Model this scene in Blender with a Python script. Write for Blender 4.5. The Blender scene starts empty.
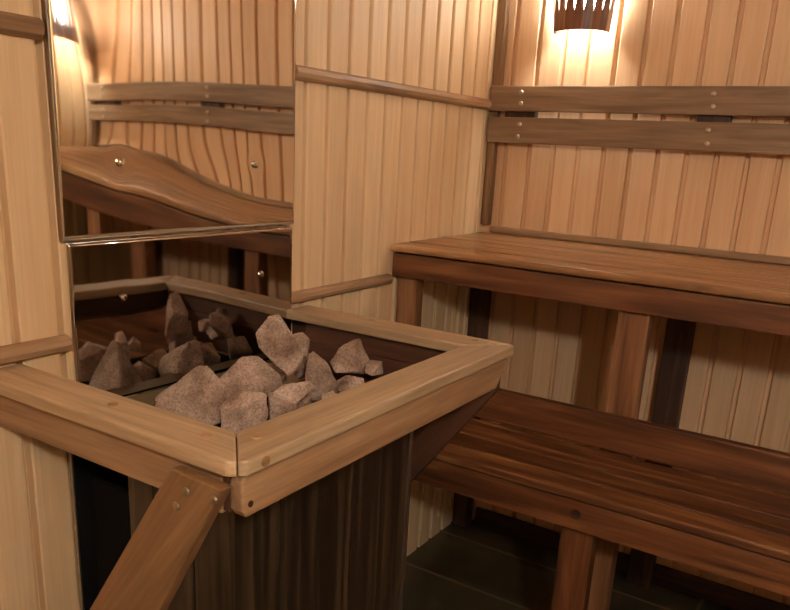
import bpy, bmesh, math, random
from mathutils import Vector, Matrix, noise
C = bpy.context.scene
COL = C.collection

# ------------------------------------------------------------------ materials
def srgb(r, g, b):
    f = lambda c: (c/255/12.92) if c/255 <= .04045 else ((c/255+.055)/1.055)**2.4
    return (f(r), f(g), f(b), 1)

class N:
    def __init__(s, name):
        s.m = bpy.data.materials.new(name); s.m.use_nodes = True
        s.t = s.m.node_tree; s.b = s.t.nodes['Principled BSDF']
    def n(s, kind, **kw):
        x = s.t.nodes.new(kind)
        for k, v in kw.items():
            if k in x.inputs: x.inputs[k].default_value = v
            else: setattr(x, k, v)
        return x
    def l(s, a, b): s.t.links.new(a, b)
    def ramp(s, fac, stops):
        r = s.n('ShaderNodeValToRGB'); e = r.color_ramp.elements
        while len(e) < len(stops): e.new(.5)
        for q, (p, c) in zip(e, stops): q.position = p; q.color = c
        s.l(fac, r.inputs['Fac']); return r.outputs['Color']
    def mix(s, mode, fac, a, b):
        x = s.n('ShaderNodeMixRGB', blend_type=mode)
        for i, v in ((0, fac), (1, a), (2, b)):
            if isinstance(v, (int, float, tuple)): x.inputs[i].default_value = v
            else: s.l(v, x.inputs[i])
        return x.outputs[0]
    def bump(s, h, strength, dist=.002):
        x = s.n('ShaderNodeBump', Strength=strength, Distance=dist); s.l(h, x.inputs['Height'])
        s.l(x.outputs[0], s.b.inputs['Normal'])

def wood(name, dark, mid, light, rough=.5, coat=0., contrast=1., streak=(2.2, 26, 26), bump=.25):
    """grain runs along the object's own X axis"""
    k = N(name)
    tc = k.n('ShaderNodeTexCoord'); oi = k.n('ShaderNodeObjectInfo')
    off = k.n('ShaderNodeVectorMath', operation='SCALE'); off.inputs[3].default_value = 17.0
    cmb = k.n('ShaderNodeCombineXYZ')
    for i in range(3): k.l(oi.outputs['Random'], cmb.inputs[i])
    k.l(cmb.outputs[0], off.inputs[0])
    add = k.n('ShaderNodeVectorMath', operation='ADD')
    k.l(tc.outputs['Object'], add.inputs[0]); k.l(off.outputs[0], add.inputs[1])
    def nz(scale, detail, dist=0., s=1.):
        mp = k.n('ShaderNodeMapping'); mp.inputs['Scale'].default_value = scale
        k.l(add.outputs[0], mp.inputs['Vector'])
        x = k.n('ShaderNodeTexNoise', Scale=s, Detail=detail, Distortion=dist)
        k.l(mp.outputs[0], x.inputs['Vector']); return x.outputs[0]
    a = nz(streak, 5, .9)
    b = nz((streak[0]*3, 140, 140), 3, .2)
    c = nz((1.2, 5, 5), 3)
    col = k.ramp(a, [(.5-.22/contrast, dark), (.5, mid), (.5+.2/contrast, light)])
    fine = k.ramp(b, [(.35, (.72, .72, .72, 1)), (.6, (1.05, 1.05, 1.05, 1))])
    col = k.mix('MULTIPLY', .6, col, fine)
    pat = k.ramp(c, [(.3, (.8, .77, .74, 1)), (.7, (1.12, 1.1, 1.08, 1))])
    col = k.mix('MULTIPLY', .7, col, pat)
    hv = k.n('ShaderNodeHueSaturation')
    mr = k.n('ShaderNodeMapRange'); mr.inputs[3].default_value = .86; mr.inputs[4].default_value = 1.14
    k.l(oi.outputs['Random'], mr.inputs[0]); k.l(mr.outputs[0], hv.inputs['Value'])
    k.l(col, hv.inputs['Color']); k.l(hv.outputs[0], k.b.inputs['Base Color'])
    k.b.inputs['Roughness'].default_value = rough
    k.b.inputs['Coat Weight'].default_value = coat; k.b.inputs['Coat Roughness'].default_value = .3
    k.bump(b, bump)
    return k.m

def lining(name, axis, offset, base, tint):
    """tongue-and-groove boards: colour varies from board to board; grain vertical"""
    k = N(name)
    tc = k.n('ShaderNodeTexCoord'); sep = k.n('ShaderNodeSeparateXYZ'); k.l(tc.outputs['Object'], sep.inputs[0])
    def mth(op, a, b=None):
        x = k.n('ShaderNodeMath', operation=op)
        for i, v in enumerate((a, b)):
            if v is None: continue
            if isinstance(v, (int, float)): x.inputs[i].default_value = v
            else: k.l(v, x.inputs[i])
        return x.outputs[0]
    u = mth('ADD', sep.outputs[axis], offset)
    idx = mth('FLOOR', mth('DIVIDE', u, .09))
    wn = k.n('ShaderNodeTexWhiteNoise', noise_dimensions='1D'); k.l(idx, wn.inputs['W'])
    cmb = k.n('ShaderNodeCombineXYZ'); k.l(mth('MULTIPLY', u, 38.), cmb.inputs[0]); k.l(mth('MULTIPLY', wn.outputs[0], 40.), cmb.inputs[1])
    k.l(mth('MULTIPLY', sep.outputs[2], 1.6), cmb.inputs[2])
    a = k.n('ShaderNodeTexNoise', Scale=1., Detail=5, Distortion=.8); k.l(cmb.outputs[0], a.inputs['Vector'])
    mp = k.n('ShaderNodeMapping'); mp.inputs['Scale'].default_value = (170, 170, 5); k.l(tc.outputs['Object'], mp.inputs[0])
    f = k.n('ShaderNodeTexNoise', Scale=1., Detail=3); k.l(mp.outputs[0], f.inputs['Vector'])
    col = k.ramp(a.outputs[0], [(.3, tint), (.55, base), (.75, tuple(min(1, c*1.08) for c in base[:3])+(1,))])
    col = k.mix('MULTIPLY', .35, col, k.ramp(f.outputs[0], [(.35, (.85, .82, .78, 1)), (.6, (1.03, 1.03, 1.03, 1))]))
    var = k.ramp(wn.outputs[0], [(0, (.90, .86, .80, 1)), (.5, (1, .98, .95, 1)), (1, (1.08, 1.08, 1.06, 1))])
    col = k.mix('MULTIPLY', .9, col, var)
    k.l(col, k.b.inputs['Base Color']); k.b.inputs['Roughness'].default_value = .55
    k.bump(f.outputs[0], .12)
    return k.m

M = {}
M['wallA'] = lining('lining_pale', 1, .0648, srgb(228, 203, 166), srgb(221, 193, 154))
M['wallB'] = lining('lining_peach', 0, -.0638, srgb(218, 184, 148), srgb(212, 174, 136))
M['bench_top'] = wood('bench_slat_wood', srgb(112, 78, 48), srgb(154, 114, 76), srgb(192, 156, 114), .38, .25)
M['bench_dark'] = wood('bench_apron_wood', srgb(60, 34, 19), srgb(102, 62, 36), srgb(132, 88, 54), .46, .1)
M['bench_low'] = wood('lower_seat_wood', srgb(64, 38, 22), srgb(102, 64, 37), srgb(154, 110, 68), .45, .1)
M['post'] = wood('post_wood', srgb(100, 64, 42), srgb(136, 94, 62), srgb(164, 122, 86), .5)
M['back_post'] = wood('dark_post_wood', srgb(42, 28, 21), srgb(66, 44, 33), srgb(88, 60, 45), .5)
M['rest'] = wood('backrest_wood', srgb(104, 82, 62), srgb(138, 112, 87), srgb(164, 140, 114), .42, .15, .8)
M['rail'] = wood('rail_wood', srgb(118, 92, 68), srgb(154, 124, 94), srgb(180, 152, 122), .5)
M['rim'] = wood('rim_wood', srgb(152, 130, 100), srgb(186, 162, 130), srgb(206, 184, 152), .45, .15, .8)
M['apron'] = wood('guard_apron_wood', srgb(132, 104, 78), srgb(164, 132, 100), srgb(186, 156, 122), .5, 0, .8)
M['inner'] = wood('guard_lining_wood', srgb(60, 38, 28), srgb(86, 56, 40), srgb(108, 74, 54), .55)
M['brace'] = wood('brace_wood', srgb(112, 84, 56), srgb(134, 102, 70), srgb(152, 120, 86), .5, 0, .8)
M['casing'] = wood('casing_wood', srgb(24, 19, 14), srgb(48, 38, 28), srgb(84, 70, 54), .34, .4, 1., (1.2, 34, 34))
M['plug'] = wood('plug_wood', srgb(140, 106, 72), srgb(178, 142, 104), srgb(202, 168, 130), .5)
M['shade'] = wood('lamp_stave_wood', srgb(72, 42, 28), srgb(118, 74, 50), srgb(150, 104, 74), .45)
M['trimw'] = wood('corner_trim_wood', srgb(98, 72, 48), srgb(128, 98, 68), srgb(152, 122, 90), .5)

def metal(name, col, rough, brushed=0.):
    k = N(name); k.b.inputs['Base Color'].default_value = col; k.b.inputs['Metallic'].default_value = 1
    k.b.inputs['Roughness'].default_value = rough
    if brushed:
        tc = k.n('ShaderNodeTexCoord'); mp = k.n('ShaderNodeMapping'); mp.inputs['Scale'].default_value = (4, 4, 400)
        k.l(tc.outputs['Object'], mp.inputs[0]); nz = k.n('ShaderNodeTexNoise', Scale=1., Detail=2); k.l(mp.outputs[0], nz.inputs['Vector'])
        k.bump(nz.outputs[0], brushed, .0004)
    return k.m
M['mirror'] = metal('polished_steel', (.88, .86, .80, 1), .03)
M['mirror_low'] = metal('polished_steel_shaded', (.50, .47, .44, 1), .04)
M['edge'] = metal('bright_steel_edge', (.86, .83, .76, 1), .25)
M['chrome'] = metal('chrome_screw', (.9, .9, .9, 1), .12)
M['zinc'] = metal('dull_screw', (.50, .43, .33, 1), .42)
M['angle'] = metal('dull_corner_strip', (.50, .46, .40, 1), .4)
k = N('black_steel'); k.b.inputs['Base Color'].default_value = (.006, .006, .006, 1); k.b.inputs['Roughness'].default_value = .9; k.b.inputs['Specular IOR Level'].default_value = .1; M['black'] = k.m
M['tray'] = metal('heater_lip_steel', srgb(112, 98, 70), .6); M['tray'].node_tree.nodes['Principled BSDF'].inputs['Metallic'].default_value = .35
k = N('tile_floor')                                           # dark glazed tiles; pale joint rows also imitate soft light streaks
tc = k.n('ShaderNodeTexCoord'); mp = k.n('ShaderNodeMapping'); mp.inputs['Location'].default_value = (.14, .03, 0)
k.l(tc.outputs['Object'], mp.inputs[0])
br = k.n('ShaderNodeTexBrick', offset=0., Scale=1.); br.inputs['Mortar Size'].default_value = .008
br.inputs['Brick Width'].default_value = 4.; br.inputs['Row Height'].default_value = .3; br.inputs['Mortar Smooth'].default_value = .6
k.l(mp.outputs[0], br.inputs['Vector'])
nz = k.n('ShaderNodeTexNoise', Scale=3.5, Detail=6); k.l(tc.outputs['Object'], nz.inputs['Vector'])
tcol = k.ramp(nz.outputs[0], [(.3, srgb(44, 34, 24)), (.5, srgb(58, 58, 44)), (.7, srgb(92, 66, 44))])
k.l(k.mix('MIX', br.outputs['Fac'], tcol, srgb(112, 92, 68)), k.b.inputs['Base Color']); k.b.inputs['Roughness'].default_value = .28
k.bump(nz.outputs[0], .15, .004); M['floor'] = k.m
k = N('ceiling_boards'); k.b.inputs['Base Color'].default_value = srgb(214, 178, 134); k.b.inputs['Roughness'].default_value = .6; M['ceil'] = k.m
k = N('granite')                                              # brown-pink crushed rock
tc = k.n('ShaderNodeTexCoord'); oi = k.n('ShaderNodeObjectInfo')
ad = k.n('ShaderNodeVectorMath', operation='ADD'); k.l(tc.outputs['Object'], ad.inputs[0]); k.l(oi.outputs['Random'], ad.inputs[1])
n1 = k.n('ShaderNodeTexNoise', Scale=16., Detail=6); k.l(ad.outputs[0], n1.inputs['Vector'])
n2 = k.n('ShaderNodeTexNoise', Scale=190., Detail=4, Roughness=.7); k.l(ad.outputs[0], n2.inputs['Vector'])
vo = k.n('ShaderNodeTexVoronoi', Scale=150.); k.l(ad.outputs[0], vo.inputs['Vector'])
col = k.ramp(n1.outputs[0], [(.3, srgb(142, 114, 98)), (.5, srgb(190, 166, 150)), (.7, srgb(224, 202, 188))])
col = k.mix('MULTIPLY', .75, col, k.ramp(n2.outputs[0], [(.38, (.52, .47, .42, 1)), (.52, (1, 1, 1, 1)), (.7, (1.25, 1.2, 1.12, 1))]))
col = k.mix('MULTIPLY', .3, col, k.ramp(vo.outputs[0], [(0, (.6, .55, .5, 1)), (.5, (1.1, 1.1, 1.1, 1))]))
hv = k.n('ShaderNodeHueSaturation'); mr = k.n('ShaderNodeMapRange'); mr.inputs[3].default_value = .8; mr.inputs[4].default_value = 1.12
k.l(oi.outputs['Random'], mr.inputs[0]); k.l(mr.outputs[0], hv.inputs['Value']); k.l(col, hv.inputs['Color']); k.l(hv.outputs[0], k.b.inputs['Base Color'])
k.b.inputs['Roughness'].default_value = .85; k.bump(n2.outputs[0], 1., .006); M['stone'] = k.m
def emit(name, col, s):
    k = N(name); k.b.inputs['Base Color'].default_value = col
    k.b.inputs['Emission Color'].default_value = col; k.b.inputs['Emission Strength'].default_value = s; return k.m
M['bulb'] = emit('lit_bulb', (1, .97, .87, 1), 400)
M['bulb2'] = emit('lit_bulb_cool', (1, .97, .88, 1), 760)
M['dome'] = emit('lit_dome', (1, .965, .86, 1), 285)

# ------------------------------------------------------------------ helpers
def put(bm, name, mat, parent=None, grain=(1, 0, 0), smooth=False, up=None):
    """link a world-space bmesh as one object whose local X runs along the grain"""
    vs = [v.co for v in bm.verts]
    c = Vector([(min(v[i] for v in vs)+max(v[i] for v in vs))/2 for i in range(3)])
    x = Vector(grain).normalized(); up = Vector(up) if up else (Vector((0, 0, 1)) if abs(x.z) < .9 else Vector((0, 1, 0)))
    y = up.cross(x).normalized(); z = x.cross(y)
    R = Matrix((x, y, z)).transposed().to_4x4()
    MW = Matrix.Translation(c) @ R
    bmesh.ops.transform(bm, matrix=MW.inverted(), verts=bm.verts)
    bmesh.ops.recalc_face_normals(bm, faces=bm.faces)
    me = bpy.data.meshes.new(name); bm.to_mesh(me); bm.free(); me.materials.append(mat)
    if smooth:
        for p in me.polygons: p.use_smooth = True
    o = bpy.data.objects.new(name, me); COL.objects.link(o)
    if parent:
        o.parent = parent
        MW = Matrix.Translation(-Vector(root_loc(parent))) @ MW if parent.type == 'EMPTY' else parent_world(parent).inverted() @ MW
    o.matrix_basis = MW
    return o
def root_loc(p): return p.location
def parent_world(p):
    return (parent_world(p.parent) @ p.matrix_basis) if p.parent else p.matrix_basis.copy()

def bevel(bm, w, seg=2):
    if w > 0:
        es = [e for e in bm.edges if len(e.link_faces) == 2 and e.link_faces[0].normal.angle(e.link_faces[1].normal, 0) > .6]
        bmesh.ops.bevel(bm, geom=es, offset=w, segments=seg, profile=.6, affect='EDGES')
def boxbm(a, b, bv=.003, bm=None):
    own = bm is None; bm = bm or bmesh.new()
    r = bmesh.ops.create_cube(bm, size=1)
    for v in r['verts']: v.co = Vector([(a[i]+b[i])/2 + v.co[i]*(b[i]-a[i]) for i in range(3)])
    if own: bm.normal_update(); bevel(bm, bv)
    return bm
AX = {'x': (1, 0, 0), 'y': (0, 1, 0), 'z': (0, 0, 1)}
def box(name, a, b, mat, parent=None, g='x', bv=.003):
    return put(boxbm(a, b, bv), name, mat, parent, AX[g])
def prism(name, pts, n, mat, parent=None, grain=(1, 0, 0), bv=.003):
    """pts: 3D outline, n: extrusion vector"""
    bm = bmesh.new(); vs = [bm.verts.new(p) for p in pts]; f = bm.faces.new(vs)
    r = bmesh.ops.extrude_face_region(bm, geom=[f])
    bmesh.ops.translate(bm, vec=n, verts=[v for v in r['geom'] if isinstance(v, bmesh.types.BMVert)])
    bmesh.ops.recalc_face_normals(bm, faces=bm.faces); bm.normal_update(); bevel(bm, bv)
    return put(bm, name, mat, parent, grain)
def disc(name, c, axis, r, h, mat, parent=None, dome=True):
    bm = bmesh.new(); prof = [(r, 0), (r, h*.35), (r*.8, h*.75), (r*.45, h)] if dome else [(r, 0), (r, h)]
    ax = Vector(axis).normalized(); u = ax.orthogonal().normalized(); w = ax.cross(u); rings = []
    for rr, hh in prof:
        rings.append([bm.verts.new(Vector(c)+ax*hh+(u*math.cos(t)+w*math.sin(t))*rr) for t in [i*math.tau/14 for i in range(14)]])
    for A, B in zip(rings, rings[1:]):
        for i in range(14): bm.faces.new((A[i], A[(i+1) % 14], B[(i+1) % 14], B[i]))
    bm.faces.new(rings[-1]); bm.faces.new(rings[0][::-1])
    return put(bm, name, mat, parent, (1, 0, 0) if abs(ax.x) < .9 else (0, 1, 0))
def thing(name, label, cat, loc, group=None):
    o = bpy.data.objects.new(name, None); COL.objects.link(o); o.location = loc; o.empty_display_size = .05
    o['label'] = label; o['category'] = cat
    if group: o['group'] = group
    return o
def tag(o, label, cat, group=None):
    o['label'] = label; o['category'] = cat
    if group: o['group'] = group
    return o
def struct(o, label=None):
    o['kind'] = 'structure'
    if label: o['label'] = label
    return o

# ------------------------------------------------------------------ room shell
W, YF, ZC = 2.25, -3.25, 2.28
def lined_wall(name, axis, sign, grooves, lo, hi, mat, base, inward):
    """vertical boards with 11 mm recessed joints; profile extruded in z"""
    gw, gd = (.016, .022) if axis == 'y' else (.015, .014)
    prof = [(lo, 0)]
    for g in sorted(grooves):
        if lo+.01 < g < hi-.01: prof += [(g-gw/2-.002, 0), (g-gw/2, .003), (g-gw/2+.001, gd), (g+gw/2-.001, gd), (g+gw/2, .003), (g+gw/2+.003, 0)]
    prof.append((hi, 0))
    bm = bmesh.new(); P = []
    for z in (0, ZC):
        row = []
        for t, d in prof:
            q = base - inward*d
            row.append(bm.verts.new((q, t, z) if axis == 'y' else (t, q, z)))
        P.append(row)
    back = []
    for z in (0, ZC):
        q = base - inward*.05
        back.append([bm.verts.new((q, t, z) if axis == 'y' else (t, q, z)) for t in (lo, hi)])
    for i in range(len(prof)-1): bm.faces.new((P[0][i], P[0][i+1], P[1][i+1], P[1][i]))
    bm.faces.new((back[0][0], back[0][1], back[1][1], back[1][0]))
    bm.faces.new((P[0][0], P[1][0], back[1][0], back[0][0])); bm.faces.new((P[0][-1], P[1][-1], back[1][1], back[0][1]))
    bm.faces.new(P[0]+[back[0][1], back[0][0]]); bm.faces.new(P[1]+[back[1][1], back[1][0]])
    bmesh.ops.recalc_face_normals(bm, faces=bm.faces)
    me = bpy.data.meshes.new(name); bm.to_mesh(me); bm.free(); me.materials.append(mat)
    o = bpy.data.objects.new(name, me); COL.objects.link(o); return struct(o)
gA = [-(.0648+.09*i) for i in range(0, 40)]
gB = [.0638+.09*i for i in range(0, 40)]
lined_wall('wall_left', 'y', 1, gA, YF, 0, M['wallA'], 0, 1)
lined_wall('wall_back', 'x', 1, gB, 0, W, M['wallB'], 0, -1)
lined_wall('wall_right', 'y', 1, gA, YF, 0, M['wallA'], W, -1)
lined_wall('wall_front', 'x', 1, gB, 0, W, M['wallB'], YF, 1)
struct(box('floor', (-.05, YF-.05, -.06), (W+.05, .05, 0), M['floor'], None, 'x', 0))
struct(box('ceiling', (-.05, YF-.05, ZC), (W+.05, .05, ZC+.05), M['ceil'], None, 'x', 0))
def half_round(name, y0, y1, zc, hh, dep, mat):
    bm = bmesh.new(); rings = []
    pr = [(0, -hh), (dep*.45, -hh*.95), (dep*.85, -hh*.6), (dep, 0), (dep*.85, hh*.6), (dep*.45, hh*.95), (0, hh)]
    for y in (y0, y1): rings.append([bm.verts.new((a, y, zc+b)) for a, b in pr])
    for i in range(len(pr)-1): bm.faces.new((rings[0][i], rings[0][i+1], rings[1][i+1], rings[1][i]))
    bm.faces.new((rings[0][-1], rings[0][0], rings[1][0], rings[1][-1])); bm.faces.new(rings[0]); bm.faces.new(rings[1][::-1])
    o = put(bm, name, mat, None, (0, 1, 0)); return struct(o)
half_round('trim_1', -1.112, -.04, 1.634, .0175, .022, M['rail'])       # upper rail right of the steel
half_round('trim_2', YF+.002, -1.777, 1.634, .0175, .022, M['rail'])    # upper rail left of the steel
half_round('trim_3', -1.128, -.6415, 1.0795, .0160, .022, M['rail'])     # lower rail right of the steel
half_round('trim_4', YF+.002, -1.768, 1.0795, .0165, .022, M['rail'])   # lower rail left of the steel
struct(box('trim_5', (.002, -.034, 1.215), (.034, -.001, ZC-.002), M['trimw'], None, 'z', .006))   # corner batten
struct(box('trim_6', (.034, -.016, 1.1895), (W-.002, -.001, 1.212), M['rail'], None, 'x', .003))  # strip on the bench along the wall
struct(box('trim_7', (W-.034, -.034, 1.215), (W-.002, -.001, ZC-.002), M['trimw'], None, 'z', .006))
struct(box('baseboard_back', (.08, -.018, .002), (W-.002, -.001, .075), M['back_post'], None, 'x', .003))

# ------------------------------------------------------------------ upper bench
ub = thing('sauna_bench', 'upper tier sauna bench of reddish slats along the back wall, under the backrest', 'bench', (W/2, -.32, 0), 'tiered benches')
n = 6; d0, d1 = -.641, -.018; wd = (d1-d0-.009*(n-1))/n
for i in range(n):
    y = d0+i*(wd+.009)
    box('slat', (.004, y, 1.166), (W-.004, y+wd, 1.188), M['bench_top'], ub, 'x', .005 if i else .008)
box('apron', (.006, -.626, 1.088), (W-.006, -.601, 1.160), M['bench_dark'], ub, 'x', .004)
for x in (.03, .76, 1.48, 2.18):
    box('bearer', (x-.02, -.60, 1.10), (x+.02, -.075, 1.165), M['bench_dark'], ub, 'y')
for a, b in ((.012, .082), (.716, .801), (1.44, 1.525), (2.16, 2.235)):
    box('leg', (a, -.600, .002), (b, -.555, 1.10), M['post'], ub, 'z', .004)
for a, b in ((.004, .070), (.728, .812), (1.45, 1.53), (2.17, 2.243)):
    box('leg', (a, -.072, .002), (b, -.022, 1.165), M['back_post'], ub, 'z', .004)
# ------------------------------------------------------------------ lower bench
lb = thing('sauna_bench', 'lower tier sauna bench with dark apron and backboard, below the upper bench', 'bench', (W/2, -.78, 0), 'tiered benches')
prs = [(-.946, -.872), (-.866, -.772), (-.766, -.633)]
for i, (a, b) in enumerate(prs):
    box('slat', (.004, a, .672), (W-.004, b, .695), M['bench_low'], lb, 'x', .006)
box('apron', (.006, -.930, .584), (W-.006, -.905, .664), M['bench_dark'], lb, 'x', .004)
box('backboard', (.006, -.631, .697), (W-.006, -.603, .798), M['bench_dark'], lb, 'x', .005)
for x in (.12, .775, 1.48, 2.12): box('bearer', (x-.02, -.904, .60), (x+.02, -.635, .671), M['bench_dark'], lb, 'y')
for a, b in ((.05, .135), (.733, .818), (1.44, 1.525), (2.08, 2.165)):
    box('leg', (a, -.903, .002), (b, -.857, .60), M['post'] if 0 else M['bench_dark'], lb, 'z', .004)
p = disc('plug', (.775, -.930, .628), (0, -1, 0), .013, .002, M['back_post'], lb, False)
# ------------------------------------------------------------------ pale strips added to imitate light streaks below the upper bench
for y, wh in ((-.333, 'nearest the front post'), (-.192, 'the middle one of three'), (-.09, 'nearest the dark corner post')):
    tag(box('light_streak', (.001, y-.008, .08), (.0035, y+.008, 1.16), M['wallA'], None, 'z', .003),
        'thin pale vertical strip imitating a light streak on the left wall under the bench, '+wh, 'light_streak', 'imitated light streaks under the upper bench')
# ------------------------------------------------------------------ backrest
bk = thing('bench_backrest', 'two-board wooden backrest screwed to the back wall above the upper bench', 'backrest', (W/2, 0, 1.6))
b1 = box('backrest_board', (.012, -.058, 1.6135), (W-.01, -.034, 1.6965), M['rest'], bk, 'x', .004)
b2 = box('backrest_board', (.012, -.058, 1.508), (W-.01, -.034, 1.594), M['rest'], bk, 'x', .004)
for a, b in ((.064, .176), (.715, .812), (1.38, 1.48), (2.08, 2.19)):
    box('spacer_block', (a, -.0335, 1.52), (b, -.001, 1.685), M['back_post'], bk, 'z')
for x in (.132, .758, 1.42, 2.12):
    for z, b_ in ((1.675, b1), (1.638, b1), (1.570, b2), (1.530, b2)):
        disc('screw', (x+random.Random(z*x).uniform(-.003, .003), -.058, z), (0, -1, 0), .0085, .005, M['zinc'], b_)
# ------------------------------------------------------------------ wall lamps
def lamp(cx, cy, out, label, bulbmat):
    """half-round basket of staves; out = unit vector into the room"""
    o_ = Vector((out[0], out[1], 0)); s_ = Vector((-out[1], out[0], 0))
    t = thing('wall_lamp', label, 'lamp', (cx, cy, 2.0), None)
    base = Vector((cx, cy, 0))
    R, D = .100, .090
    def P(ang, z, r=1.): return base + s_*(R*r*math.cos(ang)) + o_*(.016 + D*r*math.sin(ang)) + Vector((0, 0, z))
    # back plate
    bm = bmesh.new(); pts = [base+s_*a+o_*b for a, b in ((-.05, .001), (.05, .001), (.05, .014), (-.05, .014))]
    vs = [bm.verts.new(q+Vector((0, 0, 1.93))) for q in pts]; vt = [bm.verts.new(q+Vector((0, 0, 2.13))) for q in pts]
    bm.faces.new(vs); bm.faces.new(vt[::-1])
    for i in range(4): bm.faces.new((vs[i], vs[(i+1) % 4], vt[(i+1) % 4], vt[i]))
    put(bm, 'back_plate', M['back_post'], t, (0, 0, 1))
    # bulb
    bm = bmesh.new(); bmesh.ops.create_uvsphere(bm, u_segments=20, v_segments=12, radius=.026)
    for v in bm.verts: v.co = Vector((v.co.x, v.co.y, v.co.z*2.1)) + base + o_*.052 + Vector((0, 0, 1.985))
    put(bm, 'bulb', bulbmat, t, (0, 0, 1), True)
    bm = bmesh.new(); bmesh.ops.create_cone(bm, segments=16, radius1=.014, radius2=.018, depth=.05, cap_ends=True)
    for v in bm.verts: v.co += base + o_*.045 + Vector((0, 0, 2.062))
    put(bm, 'lamp_socket', M['angle'], t, (0, 0, 1))
    nst = 10
    for i in range(nst):
        a0 = math.pi*(i+.0)/nst; a1 = math.pi*(i+1.)/nst; am = (a0+a1)/2
        bm = bmesh.new(); cols = []
        outline = [(1.862, 1.), (1.916, 1.), (1.930, .84), (1.96, .70), (2.03, .60), (2.115, .56), (2.135, .80), (2.15, 1.), (2.175, 1.)]
        for z, wf in outline:
            row = []
            fl = .93 + .9*(z-1.862)
            for aa in (am-(am-a0)*wf, am+(a1-am)*wf):
                row += [bm.verts.new(P(aa, z, fl)), bm.verts.new(P(aa, z, fl*.92))]
            cols.append(row)
        for A, B in zip(cols, cols[1:]):
            for q, w in ((0, 2), (2, 3), (3, 1), (1, 0)): bm.faces.new((A[q], A[w], B[w], B[q]))
        bm.faces.new([cols[0][j] for j in (0, 2, 3, 1)]); bm.faces.new([cols[-1][j] for j in (1, 3, 2, 0)])
        put(bm, 'stave', M['shade'], t, (0, 0, 1))
    for z0, z1 in ((1.8785, 1.889), (2.155, 2.166)):          # inner hoops that hold the staves
        bm = bmesh.new(); rings = []
        for j in range(25):
            a = math.pi*j/24
            rings.append([bm.verts.new(P(a, z, r*(.93+.9*(z0-1.862)))) for z, r in ((z0, .915), (z1, .915), (z1, .85), (z0, .85))])
        for A, B in zip(rings, rings[1:]):
            for q in range(4): bm.faces.new((A[q], A[(q+1) % 4], B[(q+1) % 4], B[q]))
        bm.faces.new(rings[0]); bm.faces.new(rings[-1][::-1])
        put(bm, 'hoop', M['shade'], t, (1, 0, 0))
    return t
lamp(.306, 0, (0, -1), 'brown half-round wooden stave lamp glowing on the back wall above the backrest', M['bulb'])
lamp(W, -.17, (-1, 0), 'stave wall lamp on the opposite wall, seen only reflected in the upper steel panel', M['bulb2'])
# entrance-side bulkhead lamp (lights the room from behind the camera's right)
ml = thing('bulkhead_lamp', 'round frosted bulkhead lamp on the entrance wall behind the viewer', 'lamp', (1.98, YF, 2.10))
disc('base_ring', (1.98, YF+.001, 2.10), (0, 1, 0), .11, .02, M['back_post'], ml, False)
bm = bmesh.new(); bmesh.ops.create_uvsphere(bm, u_segments=24, v_segments=12, radius=.09)
for v in bm.verts: v.co = Vector((v.co.x+1.98, v.co.y*.6+YF+.05, v.co.z+2.10))
put(bm, 'diffuser', M['dome'], ml, (1, 0, 0), True)

# ------------------------------------------------------------------ steel panels
def sheet(name, x, y0, y1, z0, z1, fn, mat, parent, ny, nz_, th=.0015):
    bm = bmesh.new(); g = {}
    for i in range(ny+1):
        for j in range(nz_+1):
            y = y0+(y1-y0)*i/ny; z = z0+(z1-z0)*j/nz_
            g[i, j] = bm.verts.new((x+fn(y, z), y, z))
    for i in range(ny):
        for j in range(nz_): bm.faces.new((g[i, j], g[i+1, j], g[i+1, j+1], g[i, j+1]))
    r = bmesh.ops.extrude_face_region(bm, geom=list(bm.faces))
    bmesh.ops.translate(bm, vec=(-th, 0, 0), verts=[v for v in r['geom'] if isinstance(v, bmesh.types.BMVert)])
    return put(bm, name, mat, parent, (0, 1, 0), True)
def gs(y, z, cy, cz, sy, sz): return math.exp(-((y-cy)/sy)**2-((z-cz)/sz)**2)
def sp(t, w): return w*math.log(1+math.exp(max(-40, min(40, t/w))))
def wav_up(y, z):
    k = .010+.050/(1+math.exp((y+1.42)/.07))
    h = -k*sp(1.462-z, .010) + k*.5*.72/.18*max(0, 1.462-z)**2                                        # lower part bent, most at the left
    h += -.0004*gs(y, z, -1.632, 1.417, .025, .025) - .00012*gs(y, z, -1.257, 1.418, .02, .02)
    h += .0009*math.sin(6.*y+1.1)*math.sin(6.*z+.4) + .00010*math.sin(30*y+2*z)
    h += -.11*sp(z-1.54, .03)*(y+1.69)*math.exp(-((y+1.74)/.09)**2)
    return h
up = thing('steel_heat_shield', 'large wavy polished steel panel on the left wall, the upper of two', 'heat shield', (.02, -1.44, 1.27), 'polished steel panels')
pz0, pz1 = 1.278, 2.16
sheet('reflective_sheet', .018, -1.764, -1.1165, pz0, pz1, wav_up, M['mirror'], up, 150, 190)
box('folded_edge', (.003, -1.7655, pz0-.004), (.018, -1.1155, pz0-.0005), M['angle'], up, 'y', .001)
box('folded_edge', (.003, -1.7685, pz0-.004), (.017, -1.7655, pz1), M['angle'], up, 'z', .001)
box('folded_edge', (.003, -1.1155, pz0-.004), (.015, -1.1145, pz1), M['angle'], up, 'z', .001)
for y in (-1.632, -1.257):
    for z in (1.417, 2.02): disc('screw', (.0185+wav_up(y, z), y, z), (1, 0, 0), .0085, .007, M['chrome'], up)
def wav_lo(y, z):
    return .0006*math.sin(11*y+.5)*math.sin(9*z) - .0001*gs(y, z, -1.636, 1.152, .03, .03) - .0001*gs(y, z, -1.245, 1.160, .03, .03) + .04*(y+1.44)
lo = thing('steel_heat_shield', 'smaller polished steel panel behind the stones, under the wavy one', 'heat shield', (.01, -1.44, .95), 'polished steel panels')
lz0, lz1 = .9415, 1.2665
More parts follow.
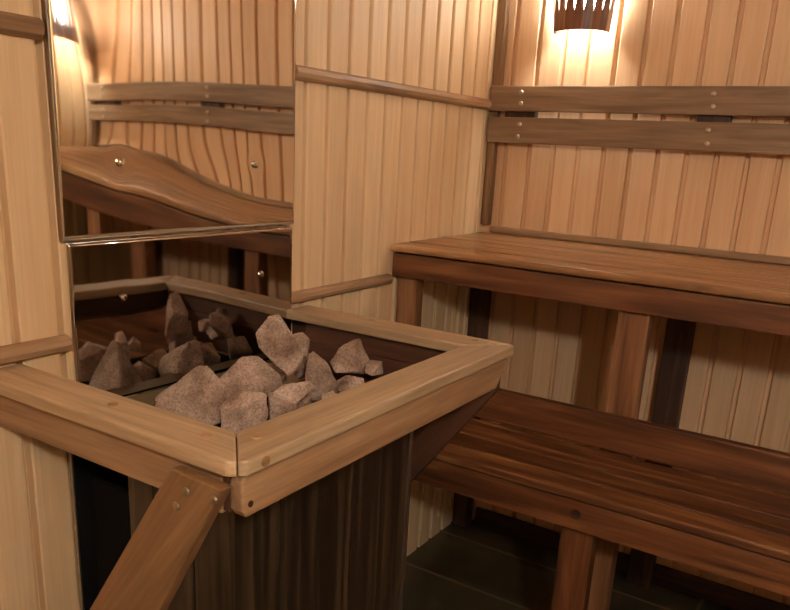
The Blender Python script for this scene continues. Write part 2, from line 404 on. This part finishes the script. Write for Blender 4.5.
sheet('reflective_sheet', .017, -1.751, -1.135, lz0, lz1, wav_lo, M['mirror_low'], lo, 90, 60)
box('folded_edge', (.002, -1.7575, lz0), (.008, -1.7515, lz1+.003), M['edge'], lo, 'z', .001)
box('folded_edge', (.002, -1.1345, lz0), (.020, -1.1315, lz1+.003), M['edge'], lo, 'z', .001)
box('folded_edge', (.002, -1.7515, lz1+.0005), (.014, -1.1345, lz1+.003), M['edge'], lo, 'y', .001)
for y, z in ((-1.636, 1.152), (-1.245, 1.160)): disc('screw', (.0175+wav_lo(y, z), y, z), (1, 0, 0), .0075, .006, M['chrome'], lo)

# ------------------------------------------------------------------ heater guard
XB_, CY0 = .447, -1.770
X1, Y0, Y1, ZR, RW, RT = .631, -1.953, -1.065, 1.059, .0884, .024
hg = thing('heater_guard', 'wooden guard rail and dark plank casing built around the stone heater', 'heater guard', (.3, -1.5, 0))
cf = .022
prism('rim_board', [(.003, Y0, ZR-RT), (X1-cf, Y0, ZR-RT), (X1-cf*.45, Y0+cf*.45, ZR-RT), (X1-RW, Y0+RW, ZR-RT), (.003, Y0+RW, ZR-RT)], (0, 0, RT), M['rim'], hg, (1, 0, 0), .004)
prism('rim_board', [(X1-cf*.42, Y0+cf*.5, ZR-RT), (X1, Y0+cf, ZR-RT), (X1, Y1-.012, ZR-RT), (X1-.008, Y1-.006, ZR-RT), (X1-RW, Y1-RW, ZR-RT), (X1-RW+.0008, Y0+RW+.0008, ZR-RT)], (0, 0, RT), M['rim'], hg, (0, 1, 0), .004)
prism('rim_board', [(.024, Y1-RW, ZR-RT), (X1-RW-.001, Y1-RW, ZR-RT), (X1-.012, Y1, ZR-RT), (.024, Y1, ZR-RT)], (0, 0, RT), M['rim'], hg, (1, 0, 0), .004)
AZ = .966
prism('apron', [(X1-.012, Y0+.022, AZ+.012), (X1-.012, Y0+.030, AZ), (X1-.012, Y1-.060, AZ), (X1-.012, Y1-.012, ZR-RT-.012), (X1-.012, Y1-.012, ZR-RT-.001), (X1-.012, Y0+.030, ZR-RT-.001), (X1-.012, Y0+.022, ZR-RT-.016)], (-.024, 0, 0), M['apron'], hg, (0, 1, 0), .004)
box('apron', (.003, Y0+.020, AZ-.002), (X1-.050, Y0+.044, ZR-RT-.001), M['apron'], hg, 'x', .003)
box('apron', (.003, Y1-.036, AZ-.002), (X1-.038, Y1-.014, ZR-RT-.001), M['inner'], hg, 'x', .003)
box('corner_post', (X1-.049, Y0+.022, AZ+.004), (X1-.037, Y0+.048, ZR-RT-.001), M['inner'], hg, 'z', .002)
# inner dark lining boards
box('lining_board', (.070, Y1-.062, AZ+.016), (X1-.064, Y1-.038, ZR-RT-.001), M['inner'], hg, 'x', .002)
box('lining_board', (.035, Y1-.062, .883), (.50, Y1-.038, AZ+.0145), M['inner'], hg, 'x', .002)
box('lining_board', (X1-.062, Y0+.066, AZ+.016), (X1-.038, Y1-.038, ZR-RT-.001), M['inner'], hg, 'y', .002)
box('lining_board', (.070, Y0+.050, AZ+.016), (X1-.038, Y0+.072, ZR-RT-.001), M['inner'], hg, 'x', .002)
box('bottom_board', (.085, CY0+.005, .866), (XB_, Y1-.07, .882), M['black'], hg, 'y', .002)
# diagonal braces
def brace(p0, p1, w, th, y, mat, cut=0):
    a = Vector((p0[0], y, p0[1])); b = Vector((p1[0], y, p1[1])); g = (b-a).normalized(); nn = Vector((g.z, 0, -g.x))
    pts = [Vector((p0[0]-w*.5, y, p0[1])), Vector((p0[0]+w*.5, y, p0[1])), Vector((p1[0]+w*.5, y, p1[1])), Vector((p1[0]-w*.5, y, p1[1]))]
    return prism('diagonal_brace', pts, (0, th, 0), mat, hg, g, .003)
nb = prism('diagonal_brace', [(.512, -1.963, 1.024), (.612, -1.963, 1.020), (.249, -1.963, .38), (.077, -1.963, .38)], (0, .023, 0), M['brace'], hg, (.6, 0, .8), .003)
for q in ((.544, .999), (.598, 1.003), (.523, .970)): disc('screw', (q[0], -1.963, q[1]), (0, -1, 0), .0065, .003, M['zinc'], nb)
prism('diagonal_brace', [(.50, -1.10, ZR-RT-.02), (.606, -1.10, ZR-RT-.02), (.606, -1.10, .95), (.389, -1.10, .655), (.30, -1.10, .53), (.21, -1.10, .53)], (0, .024, 0), M['inner'], hg, (.6, 0, .8), .003)
# plugs in the rim
for x, y in ((.314, -1.903), (.521, -1.902), (.580, -1.862), (.585, -1.126), (.541, -1.093), (.256, -1.098)):
    disc('wooden_plug', (x, y, ZR), (0, 0, 1), .0085, .0014, M['plug'], hg, False)
disc('wooden_plug', (X1, -1.898, ZR-.012), (1, 0, 0), .008, .002, M['plug'], hg, False)
disc('screw', (X1-.012, -1.915, .985), (1, 0, 0), .005, .001, M['back_post'], hg, False)
# casing
XB, CY0, CY1 = .45, -1.770, -1.205
for i in range(5):
    a = CY0+(CY1-CY0)*i/5; b = CY0+(CY1-CY0)*(i+1)/5
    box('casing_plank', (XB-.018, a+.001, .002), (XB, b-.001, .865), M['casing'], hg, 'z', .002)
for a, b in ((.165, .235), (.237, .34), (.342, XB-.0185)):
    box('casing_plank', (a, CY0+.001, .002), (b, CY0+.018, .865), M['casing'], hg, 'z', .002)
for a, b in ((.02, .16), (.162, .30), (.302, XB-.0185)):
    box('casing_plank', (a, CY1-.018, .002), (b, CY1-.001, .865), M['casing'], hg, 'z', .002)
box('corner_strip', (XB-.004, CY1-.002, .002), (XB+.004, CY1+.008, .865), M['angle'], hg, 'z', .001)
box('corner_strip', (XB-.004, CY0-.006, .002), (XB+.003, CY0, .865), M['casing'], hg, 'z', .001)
# ------------------------------------------------------------------ heater
ht = thing('sauna_heater', 'black steel sauna heater inside the plank casing, filled with rough stones', 'heater', (.22, -1.5, 0))
box('heater_body', (.020, CY0+.020, .05), (XB-.03, CY1-.03, .80), M['black'], ht, 'z', .006)
for a in ((.05, CY0+.04), (.37, CY0+.04), (.05, CY1-.07), (.37, CY1-.07)): box('foot', (a[0], a[1], .002), (a[0]+.03, a[1]+.03, .05), M['black'], ht, 'z', .002)
prism('steel_lip', [(.0215+.04*(Y0+.09+1.44), Y0+.09, .918), (.080, Y0+.09, .918), (.080, Y1-.065, .918), (.0215+.04*(Y1-.065+1.44), Y1-.065, .918)], (0, 0, .022), M['tray'], ht, (0, 1, 0), .002)
box('flue_panel', (.0015, CY0-.008, .002), (.008, CY1+.02, .935), M['black'], ht, 'z', .001)
box('side_edge', (.0015, CY0-.013, .002), (.012, CY0-.0085, .935), M['angle'], ht, 'z', .001)

# ------------------------------------------------------------------ stones
def stone(label, c, dims, seed, rot=0, pts=None, npt=9):
    rnd = random.Random(seed); bm = bmesh.new(); src = pts
    if not src:
        src = []
        while len(src) < npt:
            v = Vector((rnd.gauss(0, 1), rnd.gauss(0, 1), rnd.gauss(0, 1))).normalized()
            if all((v-q).length > .62 for q in src): src.append(v)
            elif rnd.random() < .02: src.append(v)
        src = [v*rnd.uniform(.82, 1.08) for v in src]
    for q in src: bm.verts.new(q)
    r = bmesh.ops.convex_hull(bm, input=bm.verts)
    bmesh.ops.delete(bm, geom=[e for e in r['geom_interior'] if isinstance(e, bmesh.types.BMVert)], context='VERTS')
    bmesh.ops.dissolve_limit(bm, angle_limit=math.radians(16), verts=bm.verts, edges=bm.edges)
    S = Vector(dims)/2
    Rz = Matrix.Rotation(rot, 3, 'Z')
    for v in bm.verts: v.co = Rz @ Vector((v.co.x*S.x, v.co.y*S.y, v.co.z*S.z))
    bm.normal_update()
    bmesh.ops.bevel(bm, geom=list(bm.edges), offset=min(dims)*.026, segments=1, profile=.5, affect='EDGES')
    bmesh.ops.triangulate(bm, faces=bm.faces)
    for _ in range(3):
        es = [e for e in bm.edges if e.calc_length() > .007]
        if es: bmesh.ops.subdivide_edges(bm, edges=es, cuts=1)
        bmesh.ops.triangulate(bm, faces=bm.faces)
    bm.normal_update()
    sd = Vector((seed*3.7, seed*1.3, 0))
    for v in list(bm.verts):
        p = v.co
        dd = noise.noise(p*24+sd)*.0026 + noise.noise(p*70+sd)*.0014 + abs(noise.noise(p*150+sd))*.0010
        v.co = p + v.normal*dd
    bmesh.ops.translate(bm, vec=c, verts=bm.verts)
    o = put(bm, 'sauna_stone', M['stone'], None, (1, 0, 0), True)
    for p in o.data.polygons: p.use_smooth = False
    tag(o, label, 'stone', 'stones heaped on the heater'); return o
V = Vector
# view-aligned helper axes: r = image right, up = z, f = away
STONES = [
 # label, (x,y,z), (right, away, up) sizes, seed, pts
 ('large pyramid-shaped stone with a pale ridge, leftmost and nearest in the heap', (.228, -1.658, .993), (.168, .13, .122), 3,
   [(-1, -.1, -.55), (-.8, .7, -.7), (-.55, -.7, -.8), (.25, -.95, -.75), (.95, -.5, -.6), (1, .5, -.7), (.1, .8, -.6), (.28, -.05, 1.0), (.05, .1, .92), (.72, .1, .25), (-.45, .0, .3), (-.95, .1, -.2)]),
 ('broad flat-topped stone behind the pyramid-shaped one, under the tall tilted stone', (.215, -1.490, .990), (.145, .12, .09), 11,
   [(-1, -.3, -.6), (-.7, .6, .1), (-.75, -.3, .1), (-.2, .1, .95), (.2, .5, .9), (.85, .2, .2), (1, .0, -.5), (.6, -.8, -.1), (-.5, -.8, -.2), (.4, -.9, -.7), (-.6, -.9, -.8), (.3, .9, -.8), (-.6, .9, -.8)]),
 ('tall tilted slab stone that crowns the heap', (.252, -1.428, 1.058), (.105, .075, .125), 5,
   [(-.95, -.2, .35), (-.45, -.3, .98), (-.1, .2, 1.0), (.4, -.4, .55), (.95, -.2, -.25), (.8, .3, -.8), (.35, -.4, -1.0), (-.1, -.6, -.6), (-.8, -.5, -.05), (-.7, .6, .2), (.2, .8, .2), (.3, .7, -.7), (-.2, .8, -.4)]),
 ('narrow stone leaning behind the right flank of the tall slab', (.215, -1.330, 1.030), (.070, .07, .085), 8, None),
 ('dark upright wedge stone right of the tall slab', (.340, -1.402, 1.000), (.072, .07, .098), 21,
   [(-.8, -.4, .95), (-.95, -.6, -.5), (-.5, -.9, -.9), (.1, -.9, .25), (.9, -.3, -.2), (1, .3, -.7), (.2, .5, .6), (-.6, .5, 1), (-.8, .8, -.8), (.6, .9, -.9), (.4, -.8, -1)]),
 ('peaked pale stone at the right end of the heap', (.338, -1.290, 1.022), (.100, .08, .082), 14,
   [(-1, -.2, -.35), (-.6, -.3, .45), (.1, -.2, 1.0), (.3, .3, .95), (.75, -.3, -.1), (1, -.1, -.9), (.2, -.9, -.6), (-.7, -.7, -.8), (-.7, .8, -.8), (.8, .8, -.8), (.55, .5, .4)]),
 ('squat stone wedged under the peaked pale one', (.385, -1.350, .974), (.086, .075, .062), 17, None),
 ('small stone half hidden behind the guard rail, rightmost of the heap', (.341, -1.205, .975), (.052, .05, .05), 23, None),
 ('small light stone leaning on the long guard rail, pointed to the right', (.385, -1.545, 1.000), (.082, .055, .064), 31,
   [(-.95, -.3, .25), (-.8, -.4, -.7), (-.3, -.6, -1), (.2, -.6, -.3), (1, -.2, .75), (.7, .3, .95), (-.2, -.1, .8), (-.6, .5, .5), (.3, .8, -.2), (-.4, .8, -.8)]),
 ('smallest pale chip beside the long guard rail', (.425, -1.478, .980), (.046, .045, .05), 34, None),
 ('dark-faced blocky stone in the inner corner of the guard rail', (.343, -1.636, .985), (.090, .085, .085), 41,
   [(-.9, -.6, .35), (-.85, -.7, -.8), (0, -1, -.9), (.05, -.9, .45), (.1, -.2, .95), (.9, -.2, .85), (1, -.1, -.2), (.7, -.5, -.9), (-.5, .5, .8), (.6, .8, .6), (-.7, .8, -.7), (.7, .8, -.8)]),
 ('thin stone lying flat against the near rail below the pyramid-shaped one', (.335, -1.733, .965), (.075, .06, .042), 43, None),
 ('low stone between the pyramid and the corner block', (.265, -1.560, .955), (.085, .08, .075), 47, None),
 ('low stone in the middle of the heap under the tall slab', (.310, -1.480, .955), (.09, .08, .07), 51, None),
 ('stone at the back of the heap near the steel lip', (.150, -1.335, .965), (.09, .085, .085), 57, None),
 ('stone beside the far lining board at the mirror end', (.160, -1.220, .962), (.085, .08, .075), 60, None),
 ('stone low behind the near rail at its middle', (.270, -1.760, .955), (.13, .09, .10), 81, None),
 ('stone at the near end of the steel lip', (.160, -1.740, .955), (.11, .09, .09), 84, None),
 ('dark low stone in the gap behind the upright wedge stone', (.250, -1.255, .930), (.095, .085, .085), 91, None),
 ('low stone under the peaked pale one, toward the far lining board', (.330, -1.215, .925), (.09, .08, .07), 95, None),
 ('broad low stone under the tall slab, showing between it and the pale pointed stone', (.270, -1.390, .932), (.11, .10, .08), 97, None),
 ('stone against the far lining board, left of the peaked pale stone', (.190, -1.185, .945), (.085, .075, .085), 99, None),
 ('stone low in the tray beneath the broad flat-topped one', (.140, -1.435, .945), (.08, .08, .06), 87, None),
]
yaw = .564
VIEW = {0: (0.146, -1.575, 0.960), 1: (0.129, -1.399, 0.952), 2: (0.200, -1.372, 1.038), 3: (0.160, -1.265, 1.008), 4: (0.263, -1.302, 0.962), 5: (0.257, -1.176, 0.984), 6: (0.315, -1.252, 0.936), 7: (0.322, -1.176, 0.965), 8: (0.311, -1.457, 0.962), 9: (0.357, -1.388, 0.942), 10: (0.268, -1.558, 0.947), 11: (0.263, -1.665, 0.927), 12: (0.189, -1.481, 0.917)}
for i, (lab, c, dm, sd, pts) in enumerate(STONES):
    if i in VIEW: c = VIEW[i]
    if i > 12: c = (c[0]-.02, c[1], c[2]-.02)
    dm = tuple(q*1.10 for q in dm)
    stone(lab, c, dm, sd, yaw, [Vector(p) for p in pts] if pts else None)

# ------------------------------------------------------------------ camera
cam = bpy.data.cameras.new('camera'); co = bpy.data.objects.new('camera', cam); COL.objects.link(co); C.camera = co
yw, pt, rl, f = .564, -.2934, .0522, 764.0
fw = Vector((-math.sin(yw)*math.cos(pt), math.cos(yw)*math.cos(pt), math.sin(pt)))
r = Vector((math.cos(yw), math.sin(yw), 0)); u = r.cross(fw)
r2 = r*math.cos(rl)+u*math.sin(rl); u2 = -r*math.sin(rl)+u*math.cos(rl)
co.matrix_world = Matrix.Translation((1.295, -2.6318, 1.4685)) @ Matrix((r2, u2, -fw)).transposed().to_4x4()
cam.sensor_fit = 'HORIZONTAL'; cam.sensor_width = 36; cam.lens = 36*f/790
cam.shift_x = 2.974/790; cam.shift_y = 74.7/790; cam.clip_start = .02
# ------------------------------------------------------------------ render look
w = bpy.data.worlds.new('world'); C.world = w; w.use_nodes = True
w.node_tree.nodes['Background'].inputs[0].default_value = (1, .8, .6, 1); w.node_tree.nodes['Background'].inputs[1].default_value = .0
vs = C.view_settings; vs.view_transform = 'Standard'; vs.look = 'None'; vs.gamma = 1; vs.exposure = .12; vs.use_curve_mapping = False
C.cycles.use_denoising = True
C.cycles.max_bounces = 10; C.cycles.diffuse_bounces = 6; C.cycles.sample_clamp_indirect = 6
